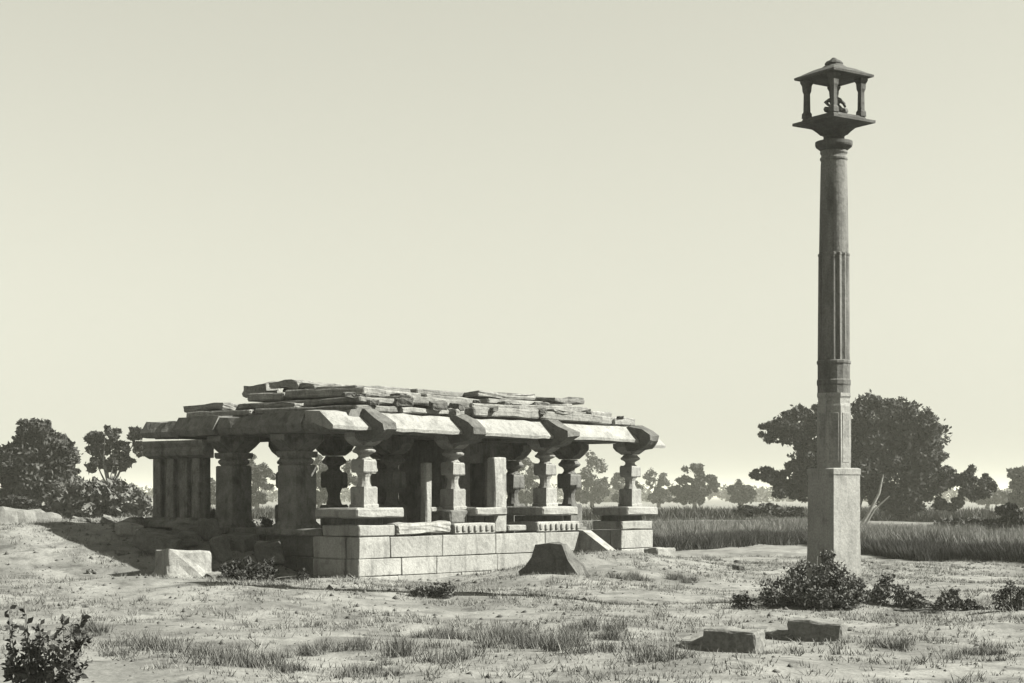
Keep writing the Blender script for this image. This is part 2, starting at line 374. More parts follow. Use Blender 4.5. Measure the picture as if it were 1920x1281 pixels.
# eave along the shaded side
yy = -.08
for k, L_ in enumerate((1.25, 1.25, 1.3, 1.2, 1.15)):
    dz = (0, .02, -.02, -.01, -.07)[k]; ou_ = (0, .04, -.03, .02, -.05)[k]
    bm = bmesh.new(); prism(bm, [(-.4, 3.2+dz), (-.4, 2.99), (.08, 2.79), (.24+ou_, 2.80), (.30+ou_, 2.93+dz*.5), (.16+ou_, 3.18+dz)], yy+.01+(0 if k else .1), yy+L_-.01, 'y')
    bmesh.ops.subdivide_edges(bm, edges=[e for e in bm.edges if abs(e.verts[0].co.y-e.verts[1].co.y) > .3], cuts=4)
    me = bm_mesh(bm, 'eave_slab'); roughen(me, .045, 2.6, 20+k); link('eave_slab', me, M_STONE, T); yy += L_  # darker stone than the front eave, shade put into its colour
# stacked roof slabs
def roof_layer(x0, x1, y0, y1, z0, z1, n, seed, nm='roof_slab'):
    rr = random.Random(seed); cuts = sorted([x0]+[x0+(x1-x0)*(k+rr.uniform(-.38, .38))/n for k in range(1, n)]+[x1])
    for si, (a_, b_) in enumerate(zip(cuts, cuts[1:])):
        edge_ = .45 if si in (0, len(cuts)-2) else 0
        dy0, dy1, dz = rr.uniform(-.15, .18), rr.uniform(-.15, .15), rr.uniform(-.05, .03)
        ym = (y0+y1)/2+rr.uniform(-.5, .5)
        for lo_y, hi_y in ((y0+dy0+edge_*.5, ym-.02), (ym+.02, y1+dy1-edge_)):
            bm = bmesh.new(); add_box(bm, (a_+.02, lo_y, z0), (b_-.02, hi_y, z1+dz), .026, .016, rr.randint(0, 999), 4)
            me = bm_mesh(bm, nm); o = link(nm, me, M_ROOF, T)
            c = Vector(((a_+b_)/2, (lo_y+hi_y)/2, z0)); me.transform(Matrix.Translation(-c)); o.location = c+Vector((0, 0, .0))
            o.rotation_euler = (rr.uniform(-.014, .014), rr.uniform(-.02, .02), rr.uniform(-.05, .05))
roof_layer(.25, 9.3, .12, 5.85, 3.19, 3.35, 5, 31)
roof_layer(.8, 9.0, .62, 5.45, 3.375, 3.53, 5, 32)
roof_layer(1.4, 8.3, 1.2, 5.1, 3.555, 3.70, 4, 33)
roof_layer(2.0, 5.4, 1.9, 4.6, 3.725, 3.83, 2, 34)
def loose(x, y, z, s, rz, seed, nm='roof_slab'):
    me = box_mesh(nm, s, .012, .045, seed, 3); o = link(nm, me, M_ROOF, T, (x, y, z), (R.uniform(-.03, .03), R.uniform(-.03, .03), rz)); return o
loose(2.1, 5.0, 3.70, (.5, .66, .26), .1, 1); loose(2.15, 4.1, 3.84, (.6, .7, .15), .2, 2); loose(2.5, 3.6, 3.83, (1.0, .8, .10), -.1, 3); loose(6.2, 2.1, 3.70, (1.8, 1.0, .13), -.06, 5); loose(8.1, 2.0, 3.68, (1.3, 1.1, .12), .1, 6)
loose(.75, 4.9, 3.33, (.6, 1.2, .14), 0, 7); loose(2.95, .35, 3.17, (.3, .3, .14), .3, 8); loose(6.6, .5, 3.33, (1.2, .6, .1), .05, 9); loose(.7, 3.0, 3.33, (.5, 1.5, .1), .05, 10)
for k in range(26):
    xx, yy_ = rb.uniform(.5, 8.6), rb.uniform(.15, .5) if k % 2 else rb.uniform(.9, 1.1)
    zz = 3.31 if k % 2 else 3.47
    sc = rb.uniform(.08, .22); me = box_mesh('roof_rubble', (sc*1.5, sc, sc*.7), .01, .03, k, 2); link('roof_rubble', me, M_ROCK, T, (xx, yy_, zz), (rb.uniform(-.3, .3), 0, rb.uniform(0, 3)))
# sloping entrance balustrade
bm = bmesh.new(); prism(bm, [(-.5, .9), (.1, .86), (.85, .40), (.85, -.2), (-.5, -.2)], 6.64, 6.92); me = bm_mesh(bm, 'balustrade'); link('balustrade', me, M_WALL, T)
for k in range(3):
    bm = bmesh.new(); add_box(bm, (6.64, .35+.5*k, -.3), (8.12, .84+.5*k+(.05 if k == 2 else 0), .24+.2*k), .02, .01, k); link('entrance_step', bm_mesh(bm, 'entrance_step'), M_WALL, T)

def tl(x, y, z=0):
    return Vector((C0[0]+x*math.cos(ROT)-y*math.sin(ROT), C0[1]+x*math.sin(ROT)+y*math.cos(ROT), z))

# ------------------------------------------------------------------ monumental pillar
PD = 25.0; PX = (1563.5-960)/FPX*PD; PR = math.radians(45)-math.atan2(PX, PD)
PB = empty('lamp_pillar', (PX, PD, 0), PR, 'tall free-standing stone pillar crowned by a small open pavilion', 'pillar')
ppm = FPX/PD
def pz(y): return EYE+(HY-y)/ppm
def ppart(name, fn, parent=PB, smooth=False, mt=M_PILLAR, rg=.004):
    b = bmesh.new(); fn(b)
    for v in b.verts: v.co.x *= PD/27.2; v.co.y *= PD/27.2
    me = bm_mesh(b, name, smooth)
    if rg: roughen(me, rg, 4, 3)
    return link(name, me, mt, parent)
hw = .292
def plinth(b):
    sq(b, [(hw*1.05, -.2), (hw*1.04, .5), (hw, 1.0), (hw*.985, pz(892)), (hw*1.02, pz(890)), (hw*1.02, pz(880)), (hw*.9, pz(878))])
pl = ppart('plinth', plinth, mt=M_PLINTH)
def octo(b): lathe(b, [(.285, pz(878)-.01), (.283, pz(850)), (.280, pz(762)), (.268, pz(757)), (.268, pz(748)), (.285, pz(744)), (.285, pz(738))], 8, math.pi/8)
sh = ppart('lower_shaft', octo, mt=M_PLINTH)
for k in range(8):
    ppart('raised_panel', lambda b: add_box(b, (.245, -.075, pz(868)), (.268, .075, pz(775)), .006), sh, rg=0, mt=M_PLINTH).rotation_euler = (0, 0, k*math.pi/4)
ppart('banded_drum', lambda b: (lathe(b, [(.262, pz(738)), (.262, pz(724)), (.272, pz(721)), (.272, pz(714)), (.258, pz(711)), (.258, pz(684)), (.272, pz(682)), (.272, pz(678)), (.255, pz(676))], 16, math.pi/16)))
ppart('fluted_shaft', lambda b: lathe(b, [(.252, pz(677)), (.242, pz(482)), (.25, pz(480)), (.25, pz(477)), (.23, pz(475))], 32, 0, flute=.09))
def rs(b): lathe(b, [(.232, pz(476)), (.222, pz(400)), (.208, pz(310)), (.202, pz(303)), (.218, pz(300)), (.218, pz(297)), (.198, pz(294)), (.198, pz(291)), (.216, pz(288)), (.216, pz(285)), (.2, pz(283))], 32)
ppart('round_shaft', rs, smooth=False)
ppart('capital', lambda b: lathe(b, [(.2, pz(284)), (.23, pz(281)), (.285, pz(276)), (.295, pz(273)), (.295, pz(267)), (.2, pz(264)), (.165, pz(262)), (.165, pz(256)), (.2, pz(253))], 32), mt=M_TOP)
pav = ppart('pavilion_floor', lambda b: sq(b, [(.15, pz(254)), (.19, pz(248)), (.24, pz(242)), (.33, pz(238)), (.46, pz(234)), (.46, pz(229)), (.36, pz(226)), (.34, pz(221))]), mt=M_TOP)
hs = .30
for sx, sy in ((1, 1), (1, -1), (-1, 1), (-1, -1)):
    def pc(b): sq(b, [(.058, pz(221)), (.055, pz(212)), (.04, pz(209)), (.036, pz(175)), (.05, pz(170)), (.055, pz(160)), (.075, pz(154)), (.075, pz(150))], sx*hs, sy*hs)
    ppart('pavilion_post', pc, rg=.003, mt=M_TOP)
rf = ppart('pavilion_roof', lambda b: sq(b, [(.33, pz(151)), (.44, pz(148)), (.445, pz(144)), (.36, pz(139)), (.24, pz(131)), (.2, pz(129))]), mt=M_TOP)
ppart('finial', lambda b: (lathe(b, [(.22, pz(130)), (.18, pz(126)), (.14, pz(123)), (.15, pz(120)), (.12, pz(116)), (.07, pz(114)), (.03, pz(110))], 12)), rf, rg=.012, mt=M_TOP)
# carved figure inside
b = bmesh.new()
lathe(b, [(.13, pz(220)), (.14, pz(214)), (.10, pz(211))], 10)
lathe(b, [(.12, pz(211)), (.14, pz(206)), (.10, pz(200)), (.07, pz(196)), (.09, pz(190)), (.10, pz(185)), (.04, pz(181)), (.035, pz(180)), (.055, pz(177)), (.06, pz(173)), (.045, pz(169)), (.02, pz(165))], 10, squash=.8)
tube(b, [(.08, 0, pz(187)), (.15, .0, pz(193)), (.13, -.06, pz(200))], [.03, .027, .02], 6)
tube(b, [(-.08, 0, pz(187)), (-.15, .0, pz(193)), (-.13, -.06, pz(200))], [.03, .027, .02], 6)
tube(b, [(.02, 0, pz(208)), (.16, -.03, pz(207)), (.02, -.11, pz(209))], [.05, .045, .03], 6)
tube(b, [(-.02, 0, pz(208)), (-.16, -.03, pz(207)), (-.02, -.11, pz(209))], [.05, .045, .03], 6)
me = bm_mesh(b, 'seated_figure', True)
tag(link('carved_idol', me, M_TOP, None, (PX+.02, PD+.02, 0), (0, 0, .3)), 'small seated stone idol inside the pavilion atop the tall pillar', 'statue')

# ------------------------------------------------------------------ stones
def stone(name, x, y, s, rz, seed, label, cat, mt=M_WALL, group=None, sink=.04, tilt=(0, 0), jit=.02, cuts=3, bev=.03, z=None):
    me = box_mesh(name, s, bev, jit, seed, cuts)
    o = link(name, me, mt, None, (x, y, (H(x, y) if z is None else z)-sink), (tilt[0], tilt[1], rz)); return tag(o, label, cat, group)
A = math.radians
# two hewn blocks in front: long shaded side to the lens, narrow lit end to the right
def at_ground(px, py): D = EYE*FPX/(py-HY); return (px-960)/FPX*D, D
def hewn(px, py, L_, w, h, rz, seed, label, step):
    x, y = at_ground(px, py)
    r = empty('hewn_block', (x, y, H(x, y)-.02), rz, label, 'stone block', 'hewn blocks lying in the foreground')
    me = box_mesh('hewn_block', (L_, w, h), .02, .022, seed, 4)
    for v in me.vertices:
        if v.co.x > 0: v.co.z *= .93
    link('block_body', me, M_BLOCK, r, (0, 0, 0))
    me = box_mesh('broken_ledge', (.34, w*.9, h*.55), .02, .05, seed+3, 3)
    link('broken_ledge', me, M_BLOCK, r, (-L_/2-.12, 0, 0))
hewn(1376, 1208, .60, .34, .29, A(-29), 3, 'larger hewn stone block with stepped left end, left of the front pair', 1)
hewn(1532, 1194, .62, .26, .25, A(-24), 8, 'smaller low hewn stone block, right of the front pair below the pillar', 1)
# dark leaning boulder before the platform
x, y = at_ground(1044, 1092)
b = bmesh.new()
pr = [(-.62, .25), (-.50, .33), (-.34, .52), (-.24, .70), (-.02, .73), (.24, .69), (.34, .48), (.44, .34), (.56, .20), (.57, -.25), (-.5, -.1)]
prism(b, [(-p, q) for p, q in pr], -.24, .24, 'y')
for v in b.verts: v.co.x, v.co.y = -v.co.x*-1, v.co.y
bmesh.ops.subdivide_edges(b, edges=[e for e in b.edges if abs(e.verts[0].co.y-e.verts[1].co.y) > .2], cuts=3)
me = bm_mesh(b, 'boulder'); roughen(me, .10, 3.2, 4); roughen(me, .03, 9, 1)
yb = 31.0
o = link('boulder', me, M_ROCK, None, ((1042-960)/FPX*yb, yb, .02), (A(4), 0, A(-27)))
tag(o, 'dark pointed boulder leaning on earth heap in front of the platform wall', 'boulder')
# white block at left
bx, by = (342-960)/FPX*31.0, 31.0
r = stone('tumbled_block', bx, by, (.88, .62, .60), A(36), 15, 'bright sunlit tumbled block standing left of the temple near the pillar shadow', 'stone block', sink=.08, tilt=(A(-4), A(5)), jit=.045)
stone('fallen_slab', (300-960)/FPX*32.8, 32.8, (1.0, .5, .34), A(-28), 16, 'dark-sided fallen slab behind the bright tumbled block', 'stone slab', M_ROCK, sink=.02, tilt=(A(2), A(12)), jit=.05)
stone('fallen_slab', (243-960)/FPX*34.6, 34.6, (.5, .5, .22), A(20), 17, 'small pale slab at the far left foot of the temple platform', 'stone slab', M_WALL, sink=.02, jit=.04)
# slab lying on the platform between first and second pedestal
p = tl(1.75, .12); stone('fallen_slab', p.x, p.y, (1.45, .34, .22), ROT, 18, 'long pale slab lying on the platform edge beside the corner pedestal', 'stone slab', M_WALL, z=FLOOR+.02, sink=0, jit=.035, cuts=4)
# rubble in the temple's shade
lab = ['flat slab of rubble lowest in the shade by the platform corner', 'squarish rubble stone against the shaded platform side', 'upright rubble stone catching light in the shaded heap',
       'low broad rubble stone below the first stout pier', 'tilted rubble slab below the gap between the stout piers', 'small rubble stone in front of the shaded heap',
       'long rubble beam lying under the second stout pier', 'rounded rubble stone near the chamber wall', 'broken rubble piece left end of the shaded heap', 'thin slab leaning on the shaded heap']
rub = [(-.8, 1.6, .55, .4, .18), (-.35, 2.0, .5, .45, .4), (-1.0, 2.6, .28, .3, .46), (-.5, 2.75, .75, .5, .3), (-.6, 3.5, .7, .35, .42), (-1.5, 2.3, .3, .3, .18), (-.45, 4.3, 1.0, .35, .3), (-1.1, 3.5, .45, .4, .3), (-1.2, 4.4, .5, .4, .3), (-1.5, 3.3, .6, .4, .12)]
for k, (tx, ty, a_, b_, c_) in enumerate(rub):
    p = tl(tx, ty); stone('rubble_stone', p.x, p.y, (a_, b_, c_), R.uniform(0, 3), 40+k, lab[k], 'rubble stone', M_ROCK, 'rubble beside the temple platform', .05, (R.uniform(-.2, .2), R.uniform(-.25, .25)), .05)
more = [(150, 1012, .5, .3, .14, 'long flat stone on the shaded slope near the left earth bank'), (205, 1008, .35, .3, .18, 'squat stone on the shaded slope midway to the temple'),
        (245, 1032, .6, .4, .24, 'broad broken stone up the slope left of the bright tumbled block'), (282, 1052, .4, .35, .26, 'upright stone touching the left side of the bright tumbled block'),
        (228, 1058, .28, .2, .12, 'small stone in the sun left of the bright tumbled block'), (408, 1080, .36, .3, .2, 'stone right of the bright tumbled block at the shade edge'),
        (175, 1075, .2, .15, .09, 'lone small stone on the sunlit ground far left'), (500, 1062, .45, .3, .34, 'pale standing stone half lit in the rubble')]
for k, (px, py, a_, b_, c_, l_) in enumerate(more):
    yq = 31.5+(1075-py)*.085; xq = (px-960)/FPX*yq
    stone('rubble_stone', xq, yq, (a_, b_, c_), R.uniform(-.6, .6), 80+k, l_, 'rubble stone', M_BLOCK, 'rubble on the slope left of the temple', .04, (R.uniform(-.25, .25), R.uniform(-.25, .25)), .06)
# small stones near the pillar and below the end pedestal
for k, (px, py, s, l_) in enumerate([(1385, 1080, .16, 'larger dark pebble on bare ground left of the pillar'), (1368, 1073, .09, 'smaller dark pebble beside the larger one left of the pillar'), (1382, 1062, .10, 'small flat pebble farthest up the slope left of the pillar'),
                                  (1440, 1192, .10, 'pebble between the two hewn blocks'), (1590, 1178, .09, 'pebble right of the smaller hewn block')]):
    x, y = at_ground(px, py); stone('pebble', x, y, (s*1.6, s, s*.7), R.uniform(0, 3), 60+k, l_, 'pebble', M_ROCK, 'pebbles near the pillar', .02, jit=.02, bev=.02)
p = tl(8.9, -.5); stone('fallen_block', p.x, p.y, (.75, .4, .42), ROT, 70, 'pale block lying below the last pedestal at the temple right end', 'stone block', M_WALL, sink=.15, jit=.03)
# earth wall stub beyond the left end
def bank(px0, px1, D0, D1, h, label, seed):
    a_, b_ = P(px0, 0, D0), P(px1, 0, D1); n = 14; bm = bmesh.new(); rr = random.Random(seed); rows = []
    d = Vector((b_.x-a_.x, b_.y-a_.y, 0)); L_ = d.length; d.normalize(); nn = Vector((d.y, -d.x, 0))
    for k in range(n+1):
        t_ = k/n; x = a_.x+d.x*L_*t_; y = a_.y+d.y*L_*t_; g = H(x, y)
        hh = h*(1-.5*t_**3)+rr.uniform(-.05, .05)
        w = rr.uniform(-.04, .04)
        rows.append([bm.verts.new((x+nn.x*u, y+nn.y*u, g+z_)) for u, z_ in ((.34+w, -.4), (.28+w, .1), (.22+w, hh*.8), (.1, hh), (-.3, hh*.95), (-.7, .3), (-1.1, -.4))])
    for r0, r1 in zip(rows, rows[1:]):
        for k in range(6): bm.faces.new((r0[k], r0[k+1], r1[k+1], r1[k]))
    bm.faces.new(rows[0]); bm.faces.new(rows[-1][::-1])
    return tag(link('earth_bank', bm_mesh(bm, 'earth_bank'), M_GROUND), label, 'earth bank')
bank(-60, 104, 37.5, 39.0, .34, 'pale low earth bank with a steep end, cut off by the left edge', 3)

# ------------------------------------------------------------------ foliage
def leaves(centers, radii, n_per, size, rng, flat=.8, up=0.0):
    """leaf quads in small clumps; centers (k,3), radii (k,)"""
    k = len(centers); c = np.repeat(centers, n_per, 0); r = np.repeat(radii, n_per)
    d = rng.normal(size=(k*n_per, 3)); d /= np.linalg.norm(d, axis=1)[:, None]
    rad = r*rng.uniform(.25, 1, k*n_per)**.5*np.where(rng.uniform(size=k*n_per) < .12, rng.uniform(1, 1.7, k*n_per), 1)
    pos = c+d*rad[:, None]*np.array([1, 1, flat])
    a = rng.normal(size=pos.shape); a /= np.linalg.norm(a, axis=1)[:, None]
    a[:, 2] += up; a /= np.linalg.norm(a, axis=1)[:, None]
    b = np.cross(a, rng.normal(size=pos.shape)); b /= np.linalg.norm(b, axis=1)[:, None]
    s = (size*rng.uniform(.35, 1.7, len(pos)))[:, None]
    V = np.stack([pos-a*s, pos+b*s*.5, pos+a*s, pos-b*s*.5], 1).reshape(-1, 3)
    F = np.arange(len(V)).reshape(-1, 4); return V, F

def crown_centers(lobes, D, rng, sub, dscale=.9):
    cs, rs = [], []
    for (px, py, rx, ry) in lobes:
        c = np.array(P(px, py, D)); rx_, rz_ = rx/FPX*D, ry/FPX*D
        k = max(16, int(sub*(rx*ry)/800))
        d = rng.normal(size=(k, 3)); d /= np.linalg.norm(d, axis=1)[:, None]
        rr = rng.uniform(.45, .92, k)[:, None]
        cs.append(c+d*rr*np.array([rx_, rx_*dscale, rz_])); rs.append(np.full(k, (rx_+rz_)/2)*rng.uniform(.16, .40, k))
    return np.concatenate(cs), np.concatenate(rs)

def tree(label, D, base_px, lobes, sub=22, n_leaf=70, leaf=.14, m=None, trunk_r=.22, cat='tree', group=None, name='tree', gz=None, limbs=None, seed=1, bark=None, lean=0):
    rng = np.random.default_rng(seed); m = m or M_LEAF
    bx = (base_px-960)/FPX*D; gz = H(bx, D) if gz is None else gz
    root = empty(name, (bx, D, gz), 0, label, cat, group); off = np.array([bx, D, gz])
    c, r = crown_centers(lobes, D, rng, sub)
    V, F = leaves(c, r, n_leaf, leaf, rng)
    V[:, 2] = np.maximum(V[:, 2], gz+.05)
    link('crown', np_mesh('crown', V-off, F), m, root)
    bm = bmesh.new(); rr = random.Random(seed)
    big = sorted(lobes, key=lambda q: -q[2]*q[3])[:6]
    cen = np.mean([np.array(P(q[0], q[1], D)) for q in big], 0)
    fork = Vector(((cen[0]-off[0])*.35, 0, max(.4, (cen[2]-gz)*.45)))
    tube(bm, [(0, 0, -.3), (fork.x*.3, 0, fork.z*.5), fork], [trunk_r*1.3, trunk_r, trunk_r*.8], 8)
    for q in big:
        e = Vector(P(q[0], q[1], D))-Vector(off)+Vector((0, rr.uniform(-.5, .5), 0))
        mid = fork.lerp(e, .5)+Vector((rr.uniform(-.2, .2), rr.uniform(-.3, .3), -.15*abs(e.x)))
        tube(bm, [fork, mid, e], [trunk_r*.6, trunk_r*.38, trunk_r*.12], 6)
    link('trunk', bm_mesh(bm, 'trunk', True), bark or M_BARK, root)
    return root

# big spreading tree right
big = [(1500, 874, 28, 18), (1530, 885, 36, 34), (1570, 850, 40, 60), (1495, 795, 50, 36), (1545, 790, 45, 32), (1440, 808, 34, 22), (1520, 850, 45, 30), (1455, 895, 40, 20), (1490, 915, 45, 26), (1540, 900, 40, 40), (1430, 889, 24, 12),
       (1630, 785, 45, 42), (1690, 790, 55, 44), (1740, 815, 42, 44), (1655, 850, 70, 60), (1725, 880, 55, 58), (1700, 945, 50, 34), (1610, 880, 50, 70), (1655, 930, 30, 34), (1770, 900, 34, 36), (1600, 820, 40, 50),
       (1810, 895, 28, 22), (1830, 920, 34, 22), (1850, 905, 20, 14), (1775, 945, 30, 22)]
tree('largest dark spreading tree, standing behind the tall pillar', 93, 1600, big, 20, 95, .11, M_LEAF, .26, seed=5)
# pale slanting stems seen at its foot
b = bmesh.new(); q0 = P(1612, 982, 91); o0 = Vector((q0.x, 91, 0))
def pp(px, py): return P(px, py, 91)-o0
tube(b, [pp(1612, 990), pp(1630, 960), pp(1648, 925), pp(1656, 890)], [.11, .10, .08, .04], 6)
tube(b, [pp(1622, 985), pp(1640, 955), pp(1668, 930)], [.08, .06, .03], 6)
tag(link('bare_trunk', bm_mesh(b, 'bare_trunk', True), M_STEM, None, o0), 'pale bare leaning stem at the foot of the largest tree', 'tree')

tree('tall leafy tree nearest the left edge behind the low earth bank', 75, 75, [(70, 812, 38, 28), (100, 850, 45, 34), (40, 880, 45, 50), (75, 900, 60, 45), (120, 875, 28, 24), (30, 930, 40, 35), (60, 835, 36, 26), (15, 860, 30, 30), (135, 905, 22, 18), (45, 800, 20, 14), (110, 825, 18, 12)], 34, 90, .10, M_LEAF2, .2, seed=11)
tree('open-crowned sparse tree between the left tree and the temple', 85, 205, [(200, 815, 28, 18), (188, 845, 24, 18), (222, 845, 26, 20), (180, 870, 20, 16), (215, 872, 20, 16), (255, 815, 20, 12), (262, 842, 14, 14), (172, 822, 12, 14), (240, 865, 12, 12)], 16, 50, .11, M_LEAF, .13, seed=12)
tree('grey rounded thicket below the sparse tree at left', 62, 180, [(150, 930, 50, 34), (200, 925, 50, 34), (240, 935, 40, 30), (125, 945, 40, 26), (180, 955, 60, 22), (265, 945, 30, 24)], 26, 50, .10, M_LEAF3, .06, 'bush', name='thicket', seed=13)
tree('dark bush low at the left edge under the tall tree', 66, 40, [(25, 950, 34, 24), (60, 955, 28, 20), (90, 960, 26, 14)], 26, 50, .10, M_LEAF, .06, 'bush', name='bush', seed=14)
fars = [(1110, 'round far tree seen just right of the third column', 230, [(1110, 885, 32, 34), (1095, 910, 26, 22), (1128, 912, 20, 20)], M_LEAF2),
        (1170, 'low far tree just left of the end column', 240, [(1165, 902, 24, 24), (1180, 915, 24, 16)], M_LEAF2),
        (1235, 'low far tree just right of the end column', 235, [(1228, 900, 20, 24), (1242, 915, 20, 18)], M_LEAF2),
        (1303, 'round dense far tree midway between temple and pillar', 200, [(1303, 893, 32, 28), (1280, 912, 24, 20), (1325, 912, 24, 22), (1303, 920, 34, 18)], M_LEAF),
        (1390, 'small squat far tree left of the largest tree', 210, [(1385, 920, 24, 20), (1400, 925, 20, 18)], M_LEAF),
        (985, 'far tree seen between the second and third columns', 220, [(985, 885, 26, 32), (1005, 905, 22, 26), (965, 905, 24, 24)], M_LEAF2),
        (482, 'far tree seen between the two stout piers', 180, [(482, 880, 24, 34), (470, 905, 26, 28), (500, 900, 20, 26)], M_LEAF2),
        (598, 'far tree seen between the near stout pier and the corner column', 190, [(598, 880, 22, 30), (610, 900, 22, 30), (660, 885, 20, 34)], M_LEAF2),
        (1905, 'leafy tree cut off by the right edge', 150, [(1905, 890, 18, 14), (1912, 912, 18, 12), (1925, 895, 24, 20), (1920, 935, 24, 16)], M_LEAF2),
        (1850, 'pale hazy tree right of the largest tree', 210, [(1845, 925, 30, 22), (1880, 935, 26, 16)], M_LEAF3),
        (740, 'far tree seen behind the corner column', 200, [(735, 900, 30, 26), (700, 905, 26, 22)], M_LEAF2),
        (390, 'far tree seen in the slit beside the chamber wall', 190, [(392, 912, 20, 26), (405, 925, 20, 18)], M_LEAF3)]
for k, (bp, l_, D, lb, m_) in enumerate(fars):
    lb = lb+[(q[0], 933, q[2]*.85, 13) for q in lb[:2]]
    tree(l_, D, bp, lb, 16, 100, .17, m_, .25, group='trees beyond the fields', seed=30+k)
# bushes beyond, right
for k, (px, D, lb, l_, m_) in enumerate([(1885, 60, [(1885, 965, 24, 18), (1905, 980, 20, 20), (1865, 985, 22, 12)], 'dark bush by the right edge beyond the crop', M_LEAF),
                                     (1800, 66, [(1790, 985, 36, 12), (1830, 982, 22, 10)], 'low bush right of the largest tree beyond the crop', M_LEAF2),
                                     (1450, 80, [(1440, 955, 40, 8), (1400, 958, 30, 7), (1480, 960, 30, 8)], 'low dark scrub below the left limbs of the largest tree', M_LEAF2)]):
    tree(l_, D, px, lb, 30, 36, .10, m_, .04, 'bush', name='bush', group='bushes beyond the crop', seed=60+k)
# hazy wood on the horizon
rng = np.random.default_rng(77)
k = 1300; D = rng.uniform(420, 520, k); px = rng.uniform(-2200, 4200, k)
top = 6+14*(.5+.5*np.sin(px*.013)*np.sin(px*.031+1))+rng.uniform(0, 7, k)
c = np.stack([(px-960)/FPX*D, D, rng.uniform(0, 1, k)*top/FPX*D*.7+1], 1)
V, F = leaves(c, rng.uniform(1.5, 3.2, k), 60, .55, rng)
V[:, 2] = np.maximum(V[:, 2], 0)
tag(link('far_wood', np_mesh('far_wood', V, F), M_LEAF2), 'hazy line of woodland along the horizon behind the fields', 'woodland', kind='stuff')

# shrubs near the pillar and foreground weeds
def blades(x, y, h, w, rng, spread=.5):
    n = len(x); z = hgt(x, y); a = rng.uniform(0, 2*np.pi, n)
    dx, dy = np.cos(a)*w/2, np.sin(a)*w/2
    lx, ly = rng.normal(size=n)*h*spread, rng.normal(size=n)*h*spread
    V = np.empty((n, 3, 3)); V[:, 0] = np.stack([x-dx, y-dy, z-.01], 1); V[:, 1] = np.stack([x+dx, y+dy, z-.01], 1); V[:, 2] = np.stack([x+lx, y+ly, z+h], 1)
    return V.reshape(-1, 3), np.arange(n*3).reshape(-1, 3)
def shrub(label, px, py, w, h, dens=1.0, leaf=.03, m=None, seed=1, name='shrub', cat='shrub', group=None, stems=7):
    """leafy plant: base at ground pixel (px,py); w,h in metres"""
    rng = np.random.default_rng(seed); m = m or M_LEAF
    x, y = at_ground(px, py); g = H(x, y); root = empty(name, (x, y, g), 0, label, cat, group)
    np_ = max(3, int(11*dens*max(.35, w))); px_ = rng.normal(size=np_)*.36; py_ = rng.normal(size=np_)*.36
    ph = np.clip(1-.75*np.abs(px_)**1.3, .2, 1)*rng.uniform(.45, 1.12, np_); c = []
    for q in range(np_):
        m_ = int(5+9*ph[q]); t_ = rng.uniform(.05, 1, m_)
        lean_ = rng.normal(size=2)*.10
        c.append(np.stack([(px_[q]+lean_[0]*t_)*w+rng.normal(size=m_)*.045, py_[q]*w*.7+rng.normal(size=m_)*.045, t_*ph[q]*h], 1))
    c = np.concatenate(c); k = len(c)
    V, F = leaves(c, rng.uniform(.05, .13, k)*(.5+h)*(1.15-.6*c[:, 2]/h), 30, leaf*.75, rng, up=.5)
    V[:, 2] = np.maximum(V[:, 2], .005)
    link('foliage', np_mesh('foliage', V, F), m, root)
    bm = bmesh.new()
    for q in range(min(stems*3, k)):
        e = c[(q*7) % k]*np.array([1.12, 1.12, 1.25]); tube(bm, [(e[0]*.2, e[1]*.2, -.05), (e[0]*.5, e[1]*.5, e[2]*.6), tuple(e)], [.010, .007, .003], 4)
    link('stems', bm_mesh(bm, 'stems'), M_BARK, root)
    return root
sh_list = [('tall dense dark shrub hiding the foot of the pillar', 1530, 1141, .85, .75, 2.2, .03, M_SHRUB),
           ('dark leafy shrub left of the pillar foot', 1470, 1142, .75, .45, 1.2, .03, M_SHRUB),
           ('low dark shrub between the pillar foot and the left shrub', 1515, 1143, .7, .36, 1.5, .03, M_WEED),
           ('greyish shrub right of the pillar foot', 1630, 1140, .55, .42, 1.6, .03, M_WEED),
           ('dark low shrub in front of the pillar foot', 1585, 1143, .7, .40, 1.1, .028, M_WEED),
           ('upright shrub standing apart right of the pillar', 1685, 1142, .30, .34, .9, .028, M_WEED),
           ('tiny dark sprig beside the upright shrub', 1712, 1142, .14, .24, .5, .024, M_LEAF),
           ('wide low shrub halfway from pillar to right edge', 1775, 1144, .55, .28, 1.2, .028, M_WEED),
           ('small tail end of scrub right of the wide low shrub', 1812, 1146, .25, .14, .6, .024, M_LEAF),
           ('dark shrub touching the right edge', 1897, 1152, .40, .40, 1.2, .028, M_SHRUB),
           ('tiny upright sprig left of the pillar shrubs', 1385, 1144, .12, .20, .5, .024, M_LEAF),
           ('dark shrub growing in the shade before the temple side', 470, 1098, .95, .42, 1.8, .04, M_LEAF),
           ('grey bush in the rubble below the stout piers', 440, 1065, .9, .4, 1.5, .045, M_WEED),
           ('round bush before the platform corner rubble', 560, 1070, .7, .4, 1.4, .045, M_WEED),
           ('dry tuft plant just below the sunlit platform wall', 805, 1132, .6, .22, 1.0, .03, M_WEED),
           ]
for k, (l_, px, py, w, h, dn, lf, m_) in enumerate(sh_list):
    shrub(l_, px, py, w, h, dn, lf, m_, 100+k)
